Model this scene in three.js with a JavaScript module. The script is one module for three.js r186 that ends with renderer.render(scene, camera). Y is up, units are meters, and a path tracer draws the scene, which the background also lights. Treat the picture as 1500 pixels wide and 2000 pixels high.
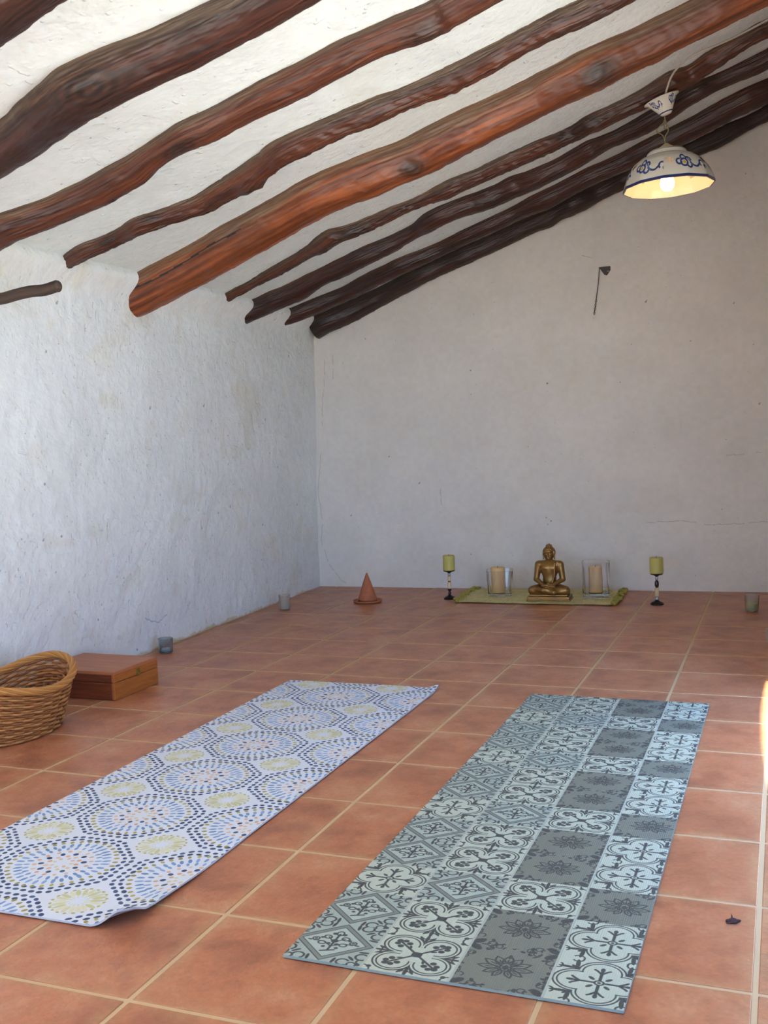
import * as THREE from 'three';
import { RoundedBoxGeometry } from 'three/addons/geometries/RoundedBoxGeometry.js';
import { mergeGeometries, mergeVertices } from 'three/addons/utils/BufferGeometryUtils.js';
import { MarchingCubes } from 'three/addons/objects/MarchingCubes.js';
import { Sky } from 'three/addons/objects/Sky.js';
import { Brush, Evaluator, SUBTRACTION } from 'three-bvh-csg';

// ------------------------------------------------------------------ camera, sky, sun, exposure
const scene = new THREE.Scene();
const camera = new THREE.PerspectiveCamera(2 * Math.atan(1000 / 2016.16) * 180 / Math.PI, 0.75, 0.05, 200);
camera.rotation.order = 'YXZ';
camera.position.set(1.0505, 0.936, 1.4156);
camera.rotation.set(-0.06936, 0.37066, -0.03634);

const sunDirection = new THREE.Vector3(0.293, 1, 0.7).normalize();
const sky = new Sky();
sky.name = 'sky';
sky.scale.setScalar(1000);
sky.material.uniforms.turbidity.value = 10;
sky.material.uniforms.rayleigh.value = 0.33;
sky.material.uniforms.mieCoefficient.value = 0.006;
sky.material.uniforms.mieDirectionalG.value = 0.8;
sky.material.uniforms.sunPosition.value.copy(sunDirection);
scene.add(sky);
const sun = new THREE.DirectionalLight(new THREE.Color(1, 0.945, 0.85), 22);
sun.name = 'sun';
sun.position.copy(sunDirection).multiplyScalar(20);
sun.castShadow = true;
Object.assign(sun.shadow.camera, { left: -8, right: 8, top: 8, bottom: -8, near: 1, far: 40 });
sun.shadow.mapSize.set(2048, 2048);
scene.add(sun);

const renderer = new THREE.WebGLRenderer({ antialias: true });
renderer.toneMapping = THREE.LinearToneMapping;
renderer.toneMappingExposure = 1.5;
renderer.shadowMap.enabled = true;
const LAMP_GLOW = 3, LAMP_POWER = 0.07;                      // the lit bulb

// ------------------------------------------------------------------ helpers
const T = 0.333;                                             // one floor tile with its joint
const V = (x, y, z) => new THREE.Vector3(x, y, z);
function mulberry(a) { return () => { a |= 0; a = a + 0x6D2B79F5 | 0; let t = Math.imul(a ^ a >>> 15, 1 | a); t = t + Math.imul(t ^ t >>> 7, 61 | t) ^ t; return ((t ^ t >>> 14) >>> 0) / 4294967296; }; }
const hash = (x, y, z) => { let h = Math.imul(x | 0, 374761393) + Math.imul(y | 0, 668265263) + Math.imul(z | 0, 2147483647 ^ 0x5bd1e995) | 0; h = Math.imul(h ^ h >>> 13, 1274126177); h = Math.imul(h ^ h >>> 16, 2246822519); return ((h ^ h >>> 15) >>> 0) / 4294967296; };
const sm = (t) => t * t * (3 - 2 * t), clamp = (v, a = 0, b = 1) => Math.min(b, Math.max(a, v)), mix = (a, b, t) => a + (b - a) * t;
const step = (a, b, v) => sm(clamp((v - a) / (b - a)));
function noise(x, y, z = 0) {                                // value noise, -1 .. 1
  const i = Math.floor(x), j = Math.floor(y), k = Math.floor(z), u = sm(x - i), v = sm(y - j), w = sm(z - k);
  const L = (kk) => mix(mix(hash(i, j, kk), hash(i + 1, j, kk), u), mix(hash(i, j + 1, kk), hash(i + 1, j + 1, kk), u), v);
  return 2 * (w === 0 ? L(k) : mix(L(k), L(k + 1), w)) - 1;
}
function fbm(x, y, z = 0, n = 4) { let s = 0, a = 0.5; for (let i = 0; i < n; i++) { s += a * noise(x, y, z + i * 17); x *= 2.03; y *= 2.03; a *= 0.5; } return s; }
function texture(w, h, f, srgb = true) {                     // f(x, y) in 0..1 -> [r, g, b] 0..255
  const d = new Uint8Array(w * h * 4);
  for (let j = 0; j < h; j++) for (let i = 0; i < w; i++) { const c = f((i + 0.5) / w, (j + 0.5) / h), o = (j * w + i) * 4; d[o] = clamp(c[0], 0, 255); d[o + 1] = clamp(c[1], 0, 255); d[o + 2] = clamp(c[2], 0, 255); d[o + 3] = 255; }
  const t = new THREE.DataTexture(d, w, h, THREE.RGBAFormat);
  t.wrapS = t.wrapT = THREE.RepeatWrapping; t.magFilter = THREE.LinearFilter; t.minFilter = THREE.LinearMipmapLinearFilter; t.generateMipmaps = true;
  if (srgb) t.colorSpace = THREE.SRGBColorSpace;
  t.needsUpdate = true; return t;
}
const grey = (w, h, f) => texture(w, h, (x, y) => { const v = 255 * clamp(f(x, y)); return [v, v, v]; }, false);
function canvasTexture(w, h, draw) { const c = document.createElement('canvas'); c.width = w; c.height = h; draw(c.getContext('2d')); const t = new THREE.CanvasTexture(c); t.colorSpace = THREE.SRGBColorSpace; t.wrapS = t.wrapT = THREE.RepeatWrapping; return t; }
const std = (o) => new THREE.MeshStandardMaterial(o), phy = (o) => new THREE.MeshPhysicalMaterial(o);
const used = {};
function numbered(name) { used[name] = (used[name] ?? -1) + 1; return used[name] ? name + '_' + String(used[name]).padStart(3, '0') : name; }
function prep(g) { if (!g.index) { const n = g.attributes.position.count; g.setIndex([...Array(n).keys()]); } for (const k of Object.keys(g.attributes)) if (!['position', 'normal', 'uv'].includes(k)) g.deleteAttribute(k); if (!g.attributes.uv) g.setAttribute('uv', new THREE.BufferAttribute(new Float32Array(g.attributes.position.count * 2), 2)); return g; }
const merge = (list) => list.length === 1 ? list[0] : mergeGeometries(list.map(prep), false);
function mesh(name, geo, mat, parent, label) {
  const m = new THREE.Mesh(Array.isArray(geo) ? merge(geo) : geo, mat);
  m.name = name; m.castShadow = m.receiveShadow = true; (parent ?? scene).add(m);
  if (label) m.userData.label = label;
  return m;
}
function tag(o, label, category, group) { o.name = numbered(o.name); o.userData.label = label; o.userData.category = category; if (group) o.userData.group = group; return o; }
function thing(name, label, category, pos, turn = 0, group) { const g = new THREE.Group(); g.name = name; scene.add(g); g.position.set(...pos); g.rotation.y = turn; return tag(g, label, category, group); }
function structure(o, label, category) { o.userData.kind = 'structure'; o.userData.label = label; o.userData.category = category; return o; }
const lathe = (pts, seg = 40) => new THREE.LatheGeometry(pts.map(([x, y]) => new THREE.Vector2(x, y)), seg);
const tube = (pts, r, seg = 40, rad = 6, closed = false) => new THREE.TubeGeometry(new THREE.CatmullRomCurve3(pts, closed), seg, r, rad, closed);
const at = (g, x, y, z) => { g.translate(x, y, z); return g; };
function grid(nu, nv, f, uv) {                               // f(u, v) -> Vector3
  const p = [], t = [], ix = [];
  for (let j = 0; j <= nv; j++) for (let i = 0; i <= nu; i++) { const q = f(i / nu, j / nv); p.push(q.x, q.y, q.z); const w = uv ? uv(i / nu, j / nv) : [i / nu, j / nv]; t.push(w[0], w[1]); }
  for (let j = 0; j < nv; j++) for (let i = 0; i < nu; i++) { const a = j * (nu + 1) + i, b = a + 1, c = a + nu + 1, d = c + 1; ix.push(a, b, d, a, d, c); }
  const g = new THREE.BufferGeometry(); g.setAttribute('position', new THREE.Float32BufferAttribute(p, 3)); g.setAttribute('uv', new THREE.Float32BufferAttribute(t, 2)); g.setIndex(ix); g.computeVertexNormals(); return g;
}

// the roof plane: s runs up the slope along the beams, w towards the camera, n is its normal
const roofO = V(-1.7816, 1.5818, 0), roofU = V(0.945904, 0.324445, 0), roofN = V(-0.324315, 0.945524, 0.028366), roofW = V(0.009203, -0.026831, 0.999598);
const onRoof = (s, n, w) => roofO.clone().addScaledVector(roofU, s).addScaledVector(roofN, n).addScaledVector(roofW, w);
const leftX = (z) => -1.557 + 0.048 * z, backZ = (x, y = 0) => -4.726 - 0.032 * x - 0.03 * y;
const RX = 1.2;                                              // inner face of the right wall

// ------------------------------------------------------------------ plaster
const rough = (x, y) => fbm(x * 9, y * 9, 3, 5);
function plasterMarks(seed, w, h, per) {                     // dark flecks: [x, y, radius, stretch]
  const r = mulberry(seed), out = []; for (let i = 0; i < per; i++) out.push([r() * w, r() * h, 0.0012 + 0.0045 * r() ** 4, 0.6 + r()]); return out;
}
function wallTexture(w, h, px, py, seed, base, stain, flecks, cracks, foot = false) {
  const t = texture(px, py, (u, v) => {
    const x = u * w, y = v * h, big = fbm(x * 1.1 + seed, y * 1.1, seed, 4), mid = fbm(x * 5, y * 5 + seed, 7, 4), fine = fbm(x * 40, y * 40, 9, 3);
    const s = step(0.16, 0.5, fbm(x * 1.8 + 40 + seed, y * 2.4, 5, 5)) * stain + step(0.28, 0.42, fbm(x * 7 + 9, y * 9 + seed, 2, 4)) * stain * 0.6;
    const b = 1 + 0.035 * big + 0.03 * mid + 0.025 * fine, dirt = foot ? step(0.35, -0.25, (y - 0.08 - 0.004) / 0.03 - 1.1 * mid - 0.5 * fine) : 0;
    return [base[0] * b - 16 * s - 26 * dirt, base[1] * b - 24 * s - 40 * dirt, base[2] * b - 44 * s - 66 * dirt];
  });
  const d = t.image.data, put = (x, y, r, a, c = [70, 66, 62]) => { const R = Math.max(r * px / w, 0.6), X = x / w * px, Y = y / h * py; for (let j = Math.floor(Y - R); j <= Y + R; j++) for (let i = Math.floor(X - R); i <= X + R; i++) { if (i < 0 || j < 0 || i >= px || j >= py) continue; const k = a * clamp(1.3 - Math.hypot(i + 0.5 - X, j + 0.5 - Y) / R), o = (j * px + i) * 4; if (k > 0) for (let q = 0; q < 3; q++) d[o + q] = mix(d[o + q], c[q], clamp(k)); } };
  for (const [x, y, r, e] of flecks) { put(x, y, r, 0.65); if (e > 1.2) put(x + r, y + r * 1.4, r * 0.8, 0.5); }
  for (const c of cracks) for (let i = 0; i < c.length - 1; i++) { const [x0, y0] = c[i], [x1, y1] = c[i + 1], n = Math.ceil(Math.hypot(x1 - x0, y1 - y0) / 0.003); for (let k = 0; k < n; k++) { const f = k / n, X = mix(x0, x1, f), Y = mix(y0, y1, f); if (noise(X * 30, Y * 30, 77) > -0.55) put(X + 0.004 * noise(X * 60, Y * 60, 4), Y + 0.004 * noise(X * 60, Y * 60, 8), 0.0016, 0.5, [96, 92, 90]); } }
  return t;
}
const plasterBump = grey(1024, 1024, (x, y) => { const p = (f, s) => { const X = x * f, Y = y * f; const wr = (a, b) => noise(a, b, s); const tx = step(0.8, 1, x), ty = step(0.8, 1, y); return mix(mix(wr(X, Y), wr(X - f, Y), tx), mix(wr(X, Y - f), wr(X - f, Y - f), tx), ty); }; return 0.5 + 0.22 * p(11, 1) + 0.14 * p(27, 2) + 0.1 * p(61, 3) + 0.06 * p(130, 4) - 0.25 * step(0.72, 0.9, p(45, 6)); });
function plasterMaterial(map, metres, scale, color = 0xffffff) { const b = plasterBump.clone(); b.repeat.set(metres[0] / 0.9, metres[1] / 0.9); b.needsUpdate = true; return std({ color, map, bumpMap: b, bumpScale: scale, roughness: 0.93 }); }

// left wall
{
  const Z0 = 2.45, Z1 = -5.1, H = 2.0, W = Z0 - Z1;
  const map = wallTexture(W, H, 2048, 560, 11, [229, 229, 225], 0.36, plasterMarks(5, W, H, 620), [[[6.2, 1.2], [6.25, 1.05]], [[5.0, 0.24], [5.12, 0.2], [5.2, 0.23]]], true);
  const face = grid(420, 120, (u, v) => { const z = mix(Z0, Z1, u), y = mix(-0.08, H - 0.08, v), top = 1.5818 + 0.343 * (leftX(z) + 1.7816) - 0.03 * z;
    const d = 0.012 * fbm(z * 1.3, y * 1.6, 2, 2) + 0.0045 * fbm(z * 9, y * 9, 5, 4) + 0.0025 * noise(z * 34, y * 34, 6) + 0.07 * Math.exp(-(((y - top) / 0.06) ** 2));
    return V(leftX(z) + d * (y < 0.03 ? 0.3 : 1), y, z); });
  const body = new THREE.BoxGeometry(0.3, H, W + 0.02); at(body, -0.15 - 0.02, H / 2 - 0.08, (Z0 + Z1) / 2);
  const p = body.attributes.position; for (let i = 0; i < p.count; i++) p.setX(i, p.getX(i) + leftX(p.getZ(i)));
  structure(mesh('wall_left', [face, body], plasterMaterial(map, [W, H], 0.0075)), 'rough whitewashed left wall with flecks and faint yellow stains', 'wall');
}
// back wall
{
  const X0 = -1.95, X1 = 1.45, H = 2.75, W = X1 - X0;
  const cr = [[[0.24, 1.55], [0.235, 1.38], [0.22, 1.28], [0.215, 1.12]], [[0.3, 1.57], [0.3, 1.42]], [[0.2, 0.95], [0.17, 0.7], [0.2, 0.5], [0.185, 0.38], [0.235, 0.22], [0.32, 0.12], [0.36, 0.1]],
    [[2.25, 0.48], [2.45, 0.49], [2.6, 0.465], [2.75, 0.47], [2.95, 0.485], [3.1, 0.495]], [[2.7, 0.86], [2.9, 0.87]], [[1.0, 0.7], [1.01, 0.6]], [[1.9, 2.06], [1.96, 2.04]]];
  const map = wallTexture(W, H, 1400, 1130, 31, [228, 217, 204], 0.12, plasterMarks(9, W, H, 120), cr);
  const face = grid(200, 160, (u, v) => { const x = mix(X0, X1, u), y = mix(-0.08, H - 0.08, v); return V(x, y, backZ(x, y) + (0.010 * fbm(x * 1.2, y * 1.3, 12, 2) + 0.0022 * fbm(x * 9, y * 9, 15, 3)) * (y < 0.03 ? 0.3 : 1)); });
  const body = new THREE.BoxGeometry(W, H, 0.3); at(body, (X0 + X1) / 2, H / 2 - 0.08, -0.15 - 0.02);
  const p = body.attributes.position; for (let i = 0; i < p.count; i++) p.setZ(i, p.getZ(i) + backZ(p.getX(i), p.getY(i)));
  structure(mesh('wall_back', [face, body], plasterMaterial(map, [W, H], 0.0022)), 'smoother whitewashed end wall with thin hairline cracks', 'wall');
}
// right wall with its arched opening, and the wall behind the camera: both outside the frame
const whitewash = std({ color: new THREE.Color(0xdfdbd3), roughness: 0.93, bumpMap: plasterBump, bumpScale: 0.004 });
{
  const s = new THREE.Shape(); s.moveTo(-2.5, -0.08); s.lineTo(5.1, -0.08); s.lineTo(5.1, 2.98); s.lineTo(-2.5, 2.98); s.closePath();
  const h = new THREE.Path(); h.moveTo(-0.68, 0); h.lineTo(2.08, 0); h.lineTo(2.08, 1.34); h.absellipse(0.7, 1.34, 1.38, 0.78, 0, Math.PI, false); h.lineTo(-0.68, 0); s.holes.push(h);
  const g = new THREE.ExtrudeGeometry(s, { depth: 0.4, bevelEnabled: false, curveSegments: 24 }); g.rotateY(Math.PI / 2); at(g, RX, 0, 0);
  structure(mesh('wall_right', g, whitewash), 'thick whitewashed wall with a wide arched opening', 'wall');
  const ns = new THREE.Shape(); ns.moveTo(-1.9, -0.08); ns.lineTo(1.7, -0.08); ns.lineTo(1.7, 2.98); ns.lineTo(-1.9, 2.98); ns.closePath();
  const nh = new THREE.Path(); nh.moveTo(-1.4, 0); nh.lineTo(1.1, 0); nh.lineTo(1.1, 2.3); nh.lineTo(-1.4, 1.45); nh.closePath(); ns.holes.push(nh);
  const n = new THREE.ExtrudeGeometry(ns, { depth: 0.3, bevelEnabled: false }); at(n, 0, 0, 2.45);
  structure(mesh('wall_near', n, whitewash), 'whitewashed wall with a wide entrance behind the camera', 'wall');
}
// beams, read along the slope every 8 cm: [first s, [w, radius, w, radius ... in mm], depth of the axis under the plaster in radii, colour]
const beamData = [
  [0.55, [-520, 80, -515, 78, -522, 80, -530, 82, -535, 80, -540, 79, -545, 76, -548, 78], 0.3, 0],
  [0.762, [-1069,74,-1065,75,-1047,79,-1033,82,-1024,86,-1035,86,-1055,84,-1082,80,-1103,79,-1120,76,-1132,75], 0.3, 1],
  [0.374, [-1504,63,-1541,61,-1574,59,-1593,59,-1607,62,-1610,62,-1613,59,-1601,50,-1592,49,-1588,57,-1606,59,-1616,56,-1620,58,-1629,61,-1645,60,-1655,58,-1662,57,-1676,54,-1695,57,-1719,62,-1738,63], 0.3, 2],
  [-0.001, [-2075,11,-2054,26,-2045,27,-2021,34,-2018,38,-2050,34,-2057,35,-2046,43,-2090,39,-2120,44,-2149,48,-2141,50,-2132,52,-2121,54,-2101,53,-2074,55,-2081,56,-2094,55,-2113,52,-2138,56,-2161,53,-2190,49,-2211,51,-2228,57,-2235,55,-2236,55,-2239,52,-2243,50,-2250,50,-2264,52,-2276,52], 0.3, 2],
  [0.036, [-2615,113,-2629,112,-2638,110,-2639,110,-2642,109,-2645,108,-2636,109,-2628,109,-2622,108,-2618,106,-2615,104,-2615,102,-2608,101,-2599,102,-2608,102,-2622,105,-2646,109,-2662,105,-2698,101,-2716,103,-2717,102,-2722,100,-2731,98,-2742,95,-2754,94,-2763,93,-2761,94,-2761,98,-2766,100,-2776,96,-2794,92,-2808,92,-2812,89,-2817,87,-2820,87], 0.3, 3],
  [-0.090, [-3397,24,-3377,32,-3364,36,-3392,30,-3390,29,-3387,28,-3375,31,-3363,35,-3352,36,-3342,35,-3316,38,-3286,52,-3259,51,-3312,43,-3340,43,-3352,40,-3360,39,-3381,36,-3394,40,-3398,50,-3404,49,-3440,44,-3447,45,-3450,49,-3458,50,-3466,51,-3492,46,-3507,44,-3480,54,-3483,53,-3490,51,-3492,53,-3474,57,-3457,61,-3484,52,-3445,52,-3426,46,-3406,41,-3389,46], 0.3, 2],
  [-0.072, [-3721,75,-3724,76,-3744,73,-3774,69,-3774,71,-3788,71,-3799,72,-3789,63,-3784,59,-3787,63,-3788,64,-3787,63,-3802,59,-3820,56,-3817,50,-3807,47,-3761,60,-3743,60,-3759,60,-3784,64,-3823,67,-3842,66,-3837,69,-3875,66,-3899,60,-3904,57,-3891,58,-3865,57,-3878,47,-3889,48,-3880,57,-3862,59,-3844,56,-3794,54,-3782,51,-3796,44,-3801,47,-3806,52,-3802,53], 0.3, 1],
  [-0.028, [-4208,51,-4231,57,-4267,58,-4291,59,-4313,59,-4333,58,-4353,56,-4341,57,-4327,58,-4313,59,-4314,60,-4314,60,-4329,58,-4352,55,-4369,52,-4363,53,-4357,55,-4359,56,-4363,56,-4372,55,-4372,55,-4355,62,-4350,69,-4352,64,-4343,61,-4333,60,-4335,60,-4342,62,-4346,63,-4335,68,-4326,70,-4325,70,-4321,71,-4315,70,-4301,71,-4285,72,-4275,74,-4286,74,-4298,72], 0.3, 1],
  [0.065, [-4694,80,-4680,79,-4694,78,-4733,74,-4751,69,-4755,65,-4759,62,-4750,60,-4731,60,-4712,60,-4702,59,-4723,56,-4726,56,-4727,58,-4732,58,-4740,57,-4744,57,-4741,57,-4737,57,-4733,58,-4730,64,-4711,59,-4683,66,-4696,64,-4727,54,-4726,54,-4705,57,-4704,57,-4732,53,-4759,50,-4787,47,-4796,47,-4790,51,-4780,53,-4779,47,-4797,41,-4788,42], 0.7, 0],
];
function beamAt([s0, d], s) {                                // smooth w and radius at s
  const n = d.length / 2, f = clamp((s - s0) / 0.08, 0, n - 1), i = Math.min(Math.floor(f), n - 2), t = f - i, g = (k, o) => d[2 * clamp(k, 0, n - 1) + o] / 1000;
  const cr = (o) => { const a = g(i - 1, o), b = g(i, o), c = g(i + 1, o), e = g(i + 2, o); return 0.5 * (2 * b + (c - a) * t + (2 * a - 5 * b + 4 * c - e) * t * t + (3 * b - a - 3 * c + e) * t * t * t); };
  return [cr(0), cr(1)];
}
// ceiling plaster between the beams
{
  const S0 = -0.12, S1 = 3.62, W0 = 2.5, W1 = -5.05;
  const map = wallTexture(3.74, 7.55, 700, 1400, 51, [223, 226, 221], 0.12, plasterMarks(21, 3.74, 7.55, 260), []);
  const face = grid(190, 420, (u, v) => { const s = mix(S0, S1, u), w = mix(W0, W1, v);
    let up = 0; for (let k = 0; k < 8; k++) { const a = beamAt(beamData[k], s)[0], b = beamAt(beamData[k + 1], s)[0]; if (w <= a && w > b) up = Math.sin(Math.PI * (a - w) / (a - b)); }
    return onRoof(s, 0.014 * up + 0.007 * fbm(s * 3, w * 3, 8, 2) + 0.0035 * fbm(s * 12, w * 12, 4, 4), w); });
  const c = onRoof((S0 + S1) / 2, 0.105, (W0 + W1) / 2), body = new THREE.BoxGeometry(S1 - S0, 0.13, W0 - W1);
  body.applyMatrix4(new THREE.Matrix4().makeBasis(roofU, roofN, roofW).setPosition(c));
  structure(mesh('ceiling', [face, body], plasterMaterial(map, [3.74, 7.55], 0.008)), 'sloping whitewashed plaster ceiling between the log beams', 'ceiling');
}

// ------------------------------------------------------------------ floor of terracotta tiles
{
  const floor = new THREE.Group(); floor.name = 'floor'; scene.add(floor); structure(floor, 'terracotta tile floor with beige joints', 'floor');
  const joint = std({ color: 0xcfae84, roughness: 0.9, bumpMap: plasterBump, bumpScale: 0.003 });
  const bed = new THREE.BoxGeometry(3.6, 0.06, 7.9); at(bed, -0.2, -0.0318, -1.25); mesh('grout', bed, joint, floor, 'beige grout between the tiles');
  const mats = [];
  for (let k = 0; k < 8; k++) {
    const map = texture(256, 256, (x, y) => {
      const e = Math.min(x, 1 - x, y, 1 - y), n = fbm(x * 2.6 + k * 7, y * 2.6, k, 4), m = fbm(x * 7 + k, y * 7, 30 + k, 4), f = fbm(x * 45, y * 45, 60 + k, 2);
      const edge = step(0.1, -0.02, e - 0.06 * fbm(x * 6, y * 6, 90 + k, 3)) * 0.55, pale = step(0.1, 0.5, n) * 0.4 + step(0.12, 0.4, m) * 0.25, dark = step(0.02, 0.5, -n) * 0.5 + step(0.1, 0.45, -m) * 0.3;
      let c = [187, 118, 82]; const to = (d, a) => { c = c.map((v, i) => mix(v, d[i], a)); };
      to([204, 150, 112], pale); to([146, 88, 62], dark); to([190, 142, 98], edge);
      const g = 1 + 0.07 * f; return c.map((v) => v * g);
    });
    mats.push(std({ map, roughness: 0.37, bumpMap: plasterBump, bumpScale: 0.0012 }));
  }
  const geo = new RoundedBoxGeometry(0.3235, 0.012, 0.3235, 2, 0.0022), r = mulberry(77);
  for (let i = -6; i <= 3; i++) for (let j = -6; j <= 14; j++) {
    const x = (i + 0.5) * T, z = -(j + 0.5) * T;
    if (z > 2.4 || x + 0.16 < leftX(z)) continue;
    const m = mesh('tile', geo, mats[Math.floor(r() * 8)], floor); m.position.set(x, -0.006 + (r() - 0.5) * 0.0006, z); m.rotation.set((r() - 0.5) * 0.002, Math.floor(r() * 4) * Math.PI / 2, (r() - 0.5) * 0.002);
  }
}
// the sunlit yard beyond the arch
{
  const g = new THREE.BoxGeometry(60, 0.1, 60); at(g, 0, -0.14, 0);
  structure(mesh('yard_ground', g, std({ color: 0xb0b4a8, roughness: 0.95 })), 'pale sunlit yard around the room', 'ground');
}

// ------------------------------------------------------------------ log beams
const woodMaps = {};
function woodMap(key, cols, fx, fy, warp = 0.5) {            // grain runs along u
  return woodMaps[key] ??= texture(512, 256, (x, y) => {
    const wv = fbm(x * 4, y * 3, 5, 3) * warp, g = fbm(x * fx, (y + wv * 0.1) * fy, key.length * 3 + key.charCodeAt(0), 4), f = noise(x * fx * 6, y * fy * 3, 2), b = fbm(x * 3, y * 4, 8, 3);
    const t = clamp(0.5 + 0.75 * g + 0.1 * f), q = clamp(0.5 + 0.9 * b);
    return cols[0].map((v, i) => mix(mix(v, cols[1][i], t), cols[2][i], q * 0.45));
  });
}
const beamColours = [[[34, 20, 16], [66, 38, 27], [30, 20, 17]], [[44, 23, 17], [80, 41, 27], [38, 23, 18]], [[60, 30, 20], [104, 54, 30], [48, 29, 21]], [[90, 42, 20], [156, 82, 36], [82, 42, 22]]];  // far beams get darker tones: some darker wood, plus weaker light painted in
const limed = [[84, 70, 56], [124, 108, 90]];
const beamLabels = ['dark log beam highest over the camera end', 'thick dark red log beam with a long drying crack and a large knot', 'red-brown log beam with an S-bend between the thick cracked and the thin knotty ones', 'thin knotty log beam tapering to a point at the left wall',
  'thickest orange-brown beam with a split end at the left wall', 'thin rough log beam that carries the ceramic lamp', 'dark brown log beam just behind the lamp beam', 'dark log beam second from the end wall', 'almost black log beam lying along the end wall'];
const beamKnots = [[], [[1.15, 0.9, 0.06, 0.05]], [[1.05, 0.4, 0.05, 0.03], [1.9, 0.3, 0.05, 0.04], [2.35, 0.6, 0.06, 0.05]], [[0.42, 1.2, 0.03, 0.3], [0.62, 1.35, 0.025, 0.4], [1.0, 0.2, 0.03, 0.35], [1.05, -0.4, 0.02, 0.3]], [[1.5, 0.7, 0.04, 0.05], [2.3, 0.8, 0.05, 0.03]], [[0.95, 0.9, 0.06, 0.15], [2.1, 1.2, 0.08, 0.1]], [[1.9, 0.5, 0.04, 0.08]], [], []];
beamData.forEach((bd, k) => {
  const [s0, d, K, tone] = bd, nEnd = s0 + (d.length / 2 - 1) * 0.08;
  const wallS = (leftX(beamAt(bd, 0)[0]) + 1.7816) / 0.9459, a = k <= 2 ? -0.06 + wallS : Math.max(s0, wallS - 0.08) , b = 3.3, NS = 260, NR = 40;
  const knots = beamKnots[k];
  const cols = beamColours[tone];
  const map = texture(800, 160, (u, v) => {                 // u along the log, v round it from the top
    const s = mix(a, b, u), th = v * 2 * Math.PI, x = Math.sin(th), y = Math.cos(th);
    const warp = 0.3 * fbm(s * 3, x * 2, k, 3), g = fbm(s * 2.2, (x + y * 0.7) * 9 + warp * 4, 40 + k, 4), f = fbm(s * 9, (x - y) * 26 + warp * 5, 20 + k, 3), q = fbm(s * 2.6, x * 2 + y, 70 + k, 3);
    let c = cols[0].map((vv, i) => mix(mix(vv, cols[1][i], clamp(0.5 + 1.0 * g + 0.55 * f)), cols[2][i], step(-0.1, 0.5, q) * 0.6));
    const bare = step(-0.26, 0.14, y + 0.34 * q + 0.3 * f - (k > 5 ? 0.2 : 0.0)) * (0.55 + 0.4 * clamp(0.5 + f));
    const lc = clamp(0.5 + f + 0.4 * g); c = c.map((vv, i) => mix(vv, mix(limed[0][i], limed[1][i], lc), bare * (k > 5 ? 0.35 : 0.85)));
    for (const [ks, ka, kr] of knots) { let dt = th - (Math.PI / 2 + (Math.PI / 2 - ka)); dt = Math.atan2(Math.sin(dt), Math.cos(dt)) * 0.09; const dd = Math.hypot((s - ks) * 0.6, dt) / kr; if (dd < 1.4) { const kk = step(1.4, 0.2, dd + 0.3 * f); c = c.map((vv, i) => mix(vv, [42, 26, 18][i] * (1 + 0.5 * Math.sin(dd * 16)), kk * 0.8)); } }
    const crack = (k === 1 && Math.abs(th - 1.85 - 0.12 * (s - 1.6) + 0.03 * noise(s * 6, 1)) < 0.02 && s > 1.4) || (k === 4 && Math.abs(th - 1.75 + 0.25 * (s - 0.4) + 0.05 * noise(s * 7, 2)) < 0.03 && s < 0.75);
    return crack ? [22, 14, 12] : c;
  });
  const bump = grey(400, 128, (u, v) => { const s = mix(a, b, u), th = v * 2 * Math.PI, x = Math.sin(th), y = Math.cos(th), warp = 0.3 * fbm(s * 3, x * 2, k, 3); return 0.5 + 0.5 * fbm(s * 9, (x - y) * 26 + warp * 5, 20 + k, 3) + 0.3 * fbm(s * 30, x * 20, 5, 2); });
  const g = grid(NS, NR, (u, v) => {
    const s = mix(a, b, u), [w, r0] = beamAt(bd, Math.min(s, Math.max(s, s0)) ), th = v * 2 * Math.PI, x = Math.sin(th), y = Math.cos(th);
    let r = r0 * (1 + 0.05 * fbm(s * 5, x * 1.5 + 3, k * 5 + y, 3) + 0.03 * fbm(s * 22, x * 4, k * 3 + y * 2, 3)) + (k === 3 || k === 5 ? 0.005 : 0.002) * noise(s * 55, x * 5, y * 5 + k);
    for (const [ks, ka, kr, kh] of knots) { const dt = th - (Math.PI - ka), dd = Math.hypot((s - ks) / kr, Math.atan2(Math.sin(dt), Math.cos(dt)) / 0.55); r += r0 * kh * Math.exp(-dd * dd) * 0.9; }
    if (k === 4) r *= 1 - 0.04 * Math.cos(3 * th + 0.6);
    const extra = s > nEnd ? 0.012 * noise((s - nEnd) * 4, k) : 0, dn = k === 8 ? 0.03 : 0;
    return onRoof(s, -K * r0 + r * y, w + dn + extra + r * x);
  });
  const end = grid(6, NR, (u, v) => { const [w, r0] = beamAt(bd, Math.max(a, s0)), th = v * 2 * Math.PI, q = 1 - u; return onRoof(a - 0.004 * u, -K * r0 + r0 * 0.99 * q * Math.cos(th), w + (k === 8 ? 0.03 : 0) + r0 * 0.99 * q * Math.sin(th)); }, (u, v) => [0.002, v]);
  tag(mesh('log_beam', [g, end], std({ map, bumpMap: bump, bumpScale: 0.006, roughness: 0.42 })), beamLabels[k], 'beam', 'log beams under the sloping ceiling');
});
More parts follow.
